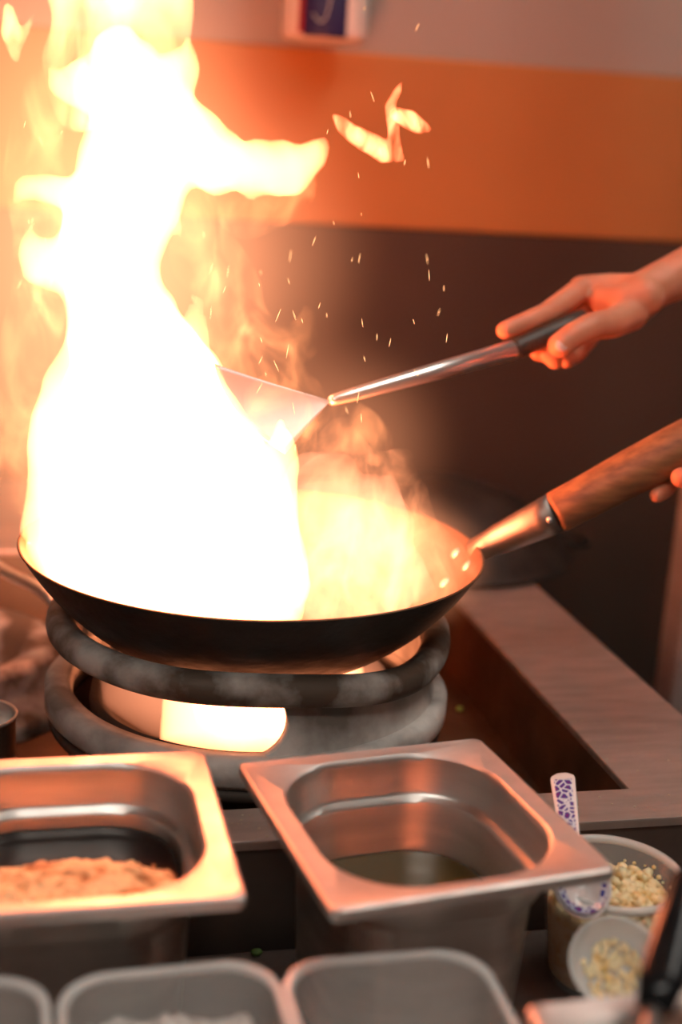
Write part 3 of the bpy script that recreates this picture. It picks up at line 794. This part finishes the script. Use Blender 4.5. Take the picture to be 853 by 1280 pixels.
b += ch((756, 400, 1.278, .0098), (738, 424, 1.268, .0084), (722, 444, 1.248, .0076), (708, 452, 1.226, .0068))                             # little
b += ch((790, 392, 1.232, .0165), (765, 404, 1.208, .0145), (740, 408, 1.188, .0130), (718, 419, 1.178, .0124), (700, 432, 1.172, .0116))   # thumb
hr = balls_mesh('hand_r', b, .0022, 5)
# left hand round the wok handle
b = []
ctr = lambda t: H1+hd*t
def wrap(t, r, n0=200, n1=-20, off=.026, thick=.009):
    """finger curled under the grip: angles measured around the handle axis"""
    a, u = frame(hd); tow = -ray(860, 570).normalized(); tow = (tow-hd*tow.dot(hd)).normalized(); dn_ = hd.cross(tow).normalized()
    if dn_.z > 0: dn_ = -dn_
    out = []
    K_ = 8
    for k in range(K_+1):
        an = R(n0+(n1-n0)*k/K_)                 # 0 = toward camera, 90 = below, 180 = behind
        out.append((ctr(t+.072*(1-k/K_))+(tow*math.cos(an)+dn_*math.sin(an))*off*(1 if k else 1.05), r*(1.12-.3*k/K_)))
    return chain(out, .25)
b += wrap(.081, .0088, 215, 84, .0275); b += wrap(.102, .0112, 215, 52, .0295); b += wrap(.128, .0105, 215, 42, .0300); b += wrap(.158, .0095, 215, 46, .0285)
tow = -ray(860, 570).normalized(); tow = (tow-hd*tow.dot(hd)).normalized(); dn_ = hd.cross(tow).normalized()
if dn_.z > 0: dn_ = -dn_
for t in (.165, .178, .192, .206): b += chain([(ctr(t)-tow*.028-dn_*.012, .011), (ctr(t+.02)-tow*.030-dn_*.030, .014), (ctr(.245)-tow*.02-dn_*.04, .020)])
b += chain([(ctr(.23)-tow*.02-dn_*.034, .014), (ctr(.21)+tow*.008-dn_*.034, .0125), (ctr(.205)+tow*.024-dn_*.024, .011), (ctr(.195)+tow*.030-dn_*.006, .0098)])   # thumb over the top
wl = ctr(.28)-tow*.015-dn_*.050
el = lvl(.86, 1.12, -.30); er = PD(1090, 330, 1.38)
b += chain([(ctr(.245)-tow*.02-dn_*.042, .022), (wl, .024), (wl.lerp(el, .3), .028), (el, .042)])
hl = balls_mesh('hand_l', b, .0024, 5)
T = Vector((ck.location.x, ck.location.y, 0)); face = Vector((-math.cos(YAW), 0, 0)); lf = (-ray(426, 640)); lf.z = 0; lf.normalize()
fw = lvl(-1, 0, -CZ).normalized(); lf = lvl(0, -1, -CZ).normalized()      # cook faces the stove; left side nearer the camera
hc = T+Vector((0, 0, 1.60))+fw*.03
hb = [(hc, (.078, .078, .105)), (hc+fw*.02+Vector((0, 0, -.05)), (.06, .06, .065)), (hc+fw*.088+Vector((0, 0, -.012)), .013), (hc+fw*.080+Vector((0, 0, .004)), .010),
      (hc+fw*.074+Vector((0, 0, -.052)), (.02, .02, .008)), (hc+fw*.06+Vector((0, 0, -.095)), .022), (hc+lf*.078, (.012, .012, .028)), (hc-lf*.078, (.012, .012, .028))]
hb += chain([(T+Vector((0, 0, 1.56)), .052), (T+Vector((0, 0, 1.44)), .056)])
hm = balls_mesh('head', hb, .006, 3)
for m_ in (hl, hm): pass
shl, shr = T+lf*.19+Vector((0, 0, 1.42)), T-lf*.19+Vector((0, 0, 1.42))
arm = balls_mesh('arms', chain([(shl, .05), (el, .043)])+chain([(shr, .05), (er, .043)])+chain([(shl, .05), (T+Vector((0, 0, 1.40)), .08), (shr, .05)])+chain([(T+Vector((0, 0, 1.42)), .055), (T+Vector((0, 0, 1.5)), .052)]), .01, 3)
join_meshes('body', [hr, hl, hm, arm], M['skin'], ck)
for s_ in (1, -1):
    bm = bmesh.new(); bmesh.ops.create_uvsphere(bm, u_segments=12, v_segments=8, radius=.012); bm.transform(Matrix.Translation(hc+fw*.070+lf*s_*.03+Vector((0, 0, .012)))); obj('eye', bm, M['white'], ck, world=True)
hairm = balls_mesh('hair', [(hc+Vector((0, 0, .045))-fw*.015, (.088, .088, .082)), (hc-fw*.04+Vector((0, 0, -.0)), (.065, .07, .085))], .007, 2); join_meshes('hair', [hairm], M['hair'], ck)
sb_ = []
for z, a_, d_ in ((1.40, .17, .09), (1.30, .17, .11), (1.18, .16, .11), (1.05, .15, .11), (.95, .16, .115), (.88, .165, .12)):
    for q_ in (-1, -.5, 0, .5, 1): sb_.append((T+lf*(a_-d_)*q_+Vector((0, 0, z)), d_))
sb_ += chain([(T+Vector((0, 0, 1.43)), .07), (shl, .066), (shl.lerp(el, .75), .058)])+chain([(shr, .066), (shr.lerp(er, .75), .058)])
join_meshes('shirt', [balls_mesh('shirt', sb_, .012, 4)], M['shirt'], ck)
tb_ = []
for s_ in (1, -1): tb_ += chain([(T+lf*s_*.07+Vector((0, 0, .88)), .105), (T+lf*s_*.10+Vector((0, 0, .48)), .075), (T+lf*s_*.11+Vector((0, 0, .10)), .062)])
join_meshes('trousers', [balls_mesh('trousers', tb_, .012, 3)], M['trouser'], ck)
for s_ in (1, -1):
    c0 = T+lf*s_*.11
    join_meshes('shoe', [balls_mesh('shoe', [(c0+Vector((0, 0, .05)), .046), (c0+fw*.06+Vector((0, 0, .038)), .040), (c0+fw*.13+Vector((0, 0, .034)), .036)], .006, 2, fn=lambda v: Vector((v.x, v.y, max(v.z, .002))))], M['leather'], ck)
# thumb nail
tn = PD(703, 431, 1.1635)
bm = bmesh.new(); bmesh.ops.create_uvsphere(bm, u_segments=14, v_segments=8, radius=1)
v_ = -ray(703, 431).normalized(); td = (PD(700, 431, 1.172)-PD(718, 418, 1.178)).normalized(); s1_ = td.cross(v_).normalized(); v_ = s1_.cross(td).normalized()
bm.transform(Matrix.Translation(tn) @ Matrix((td, s1_, v_)).transposed().to_4x4() @ Matrix.Diagonal((.0075, .006, .0022, 1)))
o = obj('thumbnail', bm, M['nail'], ck, world=True)

# ------------------------------------------------------------------ fire
def px_chain(pts, d0=1.09):
    out = []
    for p in pts:
        x, y, r = p[:3]; d = d0+(p[3] if len(p) > 3 else 0)
        out.append((PD(x, y, d), r*d/F))
    return chain(out, .28)
def turb(amp, sc, seed, clampw=True):
    def f(co):
        q = Vector((co.x*sc, co.y*sc, co.z*sc*.55))
        n1 = noise.noise_vector(q+Vector((seed, 0, 0))); n2 = noise.noise_vector(q*2.7+Vector((0, seed, 0)))
        v = co+n1*amp+n2*amp*.45+Vector((0, 0, abs(n2.x))*1)*amp*.6 if False else co+n1*amp+n2*amp*.45
        if clampw:
            r = math.hypot(v.x-WX, v.y-WY)
            if v.z < ZW+.004:
                if r > RW-.006:
                    k = (RW-.006)/r; v.x = WX+(v.x-WX)*k; v.y = WY+(v.y-WY)*k; r = RW-.006
                v.z = max(v.z, bowl_z(r)+TW+.003)
        return v
    return f
fl = []
fl += px_chain([(205, 760, 100), (195, 705, 140), (200, 640, 150), (195, 580, 140), (188, 520, 115), (165, 450, 85), (140, 380, 66), (132, 310, 66), (160, 240, 68), (180, 170, 72), (172, 120, 60), (150, 70, 34)])
fl += px_chain([(300, 760, 70), (312, 700, 72), (302, 640, 72), (285, 570, 55), (262, 510, 40), (245, 470, 18)], 1.06)
fl += px_chain([(340, 730, 45), (345, 650, 34), (352, 590, 28), (358, 556, 16), (352, 530, 10)], 1.05)
fl += px_chain([(95, 705, 62), (80, 650, 50), (75, 590, 40), (82, 520, 36), (90, 460, 24), (92, 410, 12)], 1.10)
fl += px_chain([(215, 170, 55), (262, 200, 44), (318, 214, 36), (362, 208, 33), (392, 192, 23), (408, 178, 10)], 1.09)
fl += px_chain([(318, 222, 22), (313, 250, 8), (312, 262, 3)], 1.09)
fl += px_chain([(345, 200, 20), (350, 176, 7), (352, 166, 3)], 1.09)
fl += px_chain([(205, 120, 40), (226, 84, 22), (232, 60, 12), (234, 42, 6)], 1.09)
fl += px_chain([(100, 250, 34), (60, 240, 20), (30, 240, 11), (24, 258, 6)], 1.09)
fl += px_chain([(100, 330, 40), (60, 335, 26), (42, 310, 12), (40, 290, 5)], 1.10)
fl += px_chain([(190, 250, 22), (214, 275, 12), (228, 296, 3)], 1.09)
fl += px_chain([(215, 470, 26), (230, 430, 17), (236, 395, 9), (236, 372, 5)], 1.05)
fl += px_chain([(245, 460, 12), (252, 420, 8), (250, 370, 2)], 1.05)
fl += px_chain([(110, 110, 34), (70, 110, 15), (62, 90, 5)], 1.09)
wf = empty('wok_flame', (WX, WY, ZW)); tag(wf, 'tall white hot flame roaring up out of the wok', 'flame', kind='stuff')
m_core = fire_mat('flame_body', 250)
join_meshes('flame_body', [balls_mesh('fb', fl, .0050, 2, fn=turb(.009, 22, 3))], m_core, wf)
# upper translucent tongues
ut = []
ut += px_chain([(140, 120, 50), (150, 60, 48), (160, 0, 55), (170, -80, 50), (180, -170, 20)], 1.10)
ut += px_chain([(200, 130, 30), (212, 70, 28), (214, 10, 30), (220, -60, 20)], 1.11)
ut += px_chain([(90, 130, 36), (80, 80, 34), (100, 20, 34), (90, -50, 30)], 1.12)
join_meshes('flame_tongues', [balls_mesh('ft', ut, .006, 3, fn=turb(.010, 16, 9))], fire_mat('flame_tongues', 190, (1, .36, .14), (16, (1, 1, .35), 1.2, .38, .68, 1.5), .35), wf)
# wispy veil around: left side and right of the column
vl = []
vl += px_chain([(60, 650, 40), (40, 560, 48), (35, 470, 45), (40, 380, 42), (60, 300, 45), (50, 200, 45), (60, 120, 35)], 1.16)
vl += px_chain([(290, 480, 50), (300, 420, 50), (280, 360, 45), (250, 300, 42), (255, 240, 25)], 1.15)
vl += px_chain([(300, 270, 26), (345, 262, 28), (385, 240, 22), (410, 200, 8)], 1.09)
vl += px_chain([(345, 500, 40), (365, 520, 34), (380, 560, 22)], 1.02)
vl += px_chain([(330, 470, 45), (390, 520, 35), (440, 530, 34), (470, 560, 26)], 1.15)
vl += px_chain([(330, 430, 45), (370, 420, 24), (380, 380, 12)], 1.15)
join_meshes('flame_veil', [balls_mesh('fv', vl, .007, 3, fn=turb(.012, 14, 21))], fire_mat('flame_veil', 60, (1, .32, .11), (20, (1, 1, .55), 2.2, .42, .72, 1.8), .3), wf)
# burning vapour over the right half of the wok
vp = []
vp += px_chain([(400, 740, 60), (400, 660, 62), (400, 600, 40), (420, 575, 18)], 1.05)
vp += px_chain([(470, 735, 52), (465, 670, 55), (455, 615, 36), (475, 590, 14)], 1.06)
vp += px_chain([(520, 742, 24), (508, 700, 26), (500, 650, 20), (490, 615, 10)], 1.07)
vo = px_chain([(420, 745, 70), (425, 660, 80), (425, 590, 55), (430, 555, 30)], 1.07)+px_chain([(500, 740, 70), (500, 680, 62), (480, 610, 44), (500, 575, 22)], 1.08)+px_chain([(565, 735, 34), (548, 700, 38), (520, 660, 32), (520, 610, 20)], 1.08)
join_meshes('vapour_fringe', [balls_mesh('vo', vo, .006, 4, fn=turb(.012, 16, 71))], fire_mat('vapour_fringe', 34, (1, .32, .13), (22, (1, 1, .7), 3.0, .40, .70, 1.5), .3), wf)
join_meshes('burning_vapour', [balls_mesh('bv', vp, .006, 4, fn=turb(.012, 20, 33))], fire_mat('burning_vapour', 44, (1, .40, .21), (15, (1, 1, .8), 2.4, .30, .72, 1.3), .3), wf)
# thin glowing haze behind and around the column
for (x, y, d, rad, k_) in ((90, 330, 1.30, (.26, .20, .48), 6.5), (250, 330, 1.22, (.20, .14, .22), 4.5), (410, 560, 1.10, (.13, .10, .12), 4.0), (470, 700, 1.06, (.11, .09, .075), 15.0)):
    bm = bmesh.new(); bmesh.ops.create_icosphere(bm, subdivisions=4, radius=1)
    o = obj('flame_haze', bm, haze_mat('flame_haze', k_, (1, .36, .165)), wf); o.scale = rad; o.location = PD(x, y, d)-wf.location
# detached lick at the top right
lk = []
lk += px_chain([(418, 143, 4), (430, 155, 10), (455, 178, 14), (480, 188, 15), (500, 196, 7), (506, 200, 2)], 1.09)
lk += px_chain([(496, 192, 9), (492, 160, 9), (486, 130, 8), (498, 112, 6), (504, 100, 2)], 1.09)
lk += px_chain([(494, 140, 8), (512, 150, 12), (528, 160, 9), (541, 166, 2)], 1.10)
o = join_meshes('flame_lick', [balls_mesh('lk', lk, .0022, 3, fn=turb(.003, 30, 5, False))], fire_mat('flame_lick', 600, FLAME, (40, (1, 1, .6), 1.5, .3, .62, 1.4), .3))
tag(o, 'small loose curl of flame in the air right of the main fire', 'flame', kind='stuff')
lk = px_chain([(10, 10, 8), (14, 40, 13), (20, 68, 8), (24, 76, 2)], 1.09)+px_chain([(20, 60, 8), (34, 35, 6), (42, 12, 2)], 1.09)
o = join_meshes('flame_lick', [balls_mesh('lk2', lk, .0025, 3, fn=turb(.003, 30, 8, False))], fire_mat('flame_lick_b', 260, (1, .36, .14), (35, (1, 1, .5), 1.2, .3, .62, 1.3), .3))
tag(o, 'small loose curl of flame in the top left corner', 'flame', kind='stuff')
# gas flame inside the ring
gf = []
for k in range(10):
    a = R(225+k*12); p = Vector((WX+.080*math.cos(a), WY+.080*math.sin(a), .95))
    gf += chain([(p, .026), (p+Vector((0, 0, .045)), .024)])
gf += chain([(Vector((WX+.02, WY, .95)), .07), (Vector((WX+.02, WY, .97)), .06)])
def clampr(v):
    r = math.hypot(v.x-WX, v.y-WY); zmax = bowl_z(r)-.004
    v.z = min(v.z, zmax); v.z = max(v.z, .945); return v
gfe = empty('burner_flame', (WX, WY, .95)); join_meshes('flame_jets', [balls_mesh('gf', gf, .005, 2, fn=clampr)], fire_mat('gas_flame', 110, (1, .30, .12)), gfe)
veil = join_meshes('ring_wall_glow', [balls_mesh('gb', [(Vector((WX, WY, .975)), (.135, .135, .03))], .006, 2, fn=clampr)], fire_mat('wall_glow', 9, (1, .34, .17)), gfe)  # weak glow added in place of firelight on the ring's inner wall
tag(gfe, 'bright gas flame glowing inside the iron ring under the wok', 'flame', kind='stuff')
# sparks
bm = bmesh.new()
for k in range(70):
    if k < 34: x, y = random.uniform(240, 480), random.uniform(290, 560)
    elif k < 56: x, y = random.uniform(400, 560), random.uniform(10, 560)
    else: x, y = random.uniform(5, 110), random.uniform(100, 500)
    p = PD(x, y, random.uniform(.98, 1.2)); d = Vector((random.uniform(-.5, .5), random.uniform(-.5, .5), 1)).normalized()*random.uniform(.0015, .0055)
    tube(bm, [p-d, p, p+d], [.00005, .00022, .00005], 5)
o = obj('sparks', bm, emit_mat('spark', (1, .5, .2), 4)); tag(o, 'tiny glowing sparks drifting around the flames', 'sparks', kind='stuff')

# ------------------------------------------------------------------ world and output
w = bpy.data.worlds.new('world'); bpy.context.scene.world = w; w.use_nodes = True
w.node_tree.nodes['Background'].inputs[0].default_value = (.5, .45, .42, 1); w.node_tree.nodes['Background'].inputs[1].default_value = .05
S = bpy.context.scene
S.view_settings.view_transform = 'Standard'; S.view_settings.look = 'None'; S.view_settings.gamma = 1; S.view_settings.exposure = 0
S.view_settings.use_curve_mapping = False
cy = S.cycles
cy.use_denoising = True; cy.max_bounces = 10; cy.transparent_max_bounces = 48; cy.diffuse_bounces = 3; cy.glossy_bounces = 4; cy.volume_bounces = 0
cy.sample_clamp_indirect = 40; cy.caustics_reflective = True; cy.volume_max_steps = 256
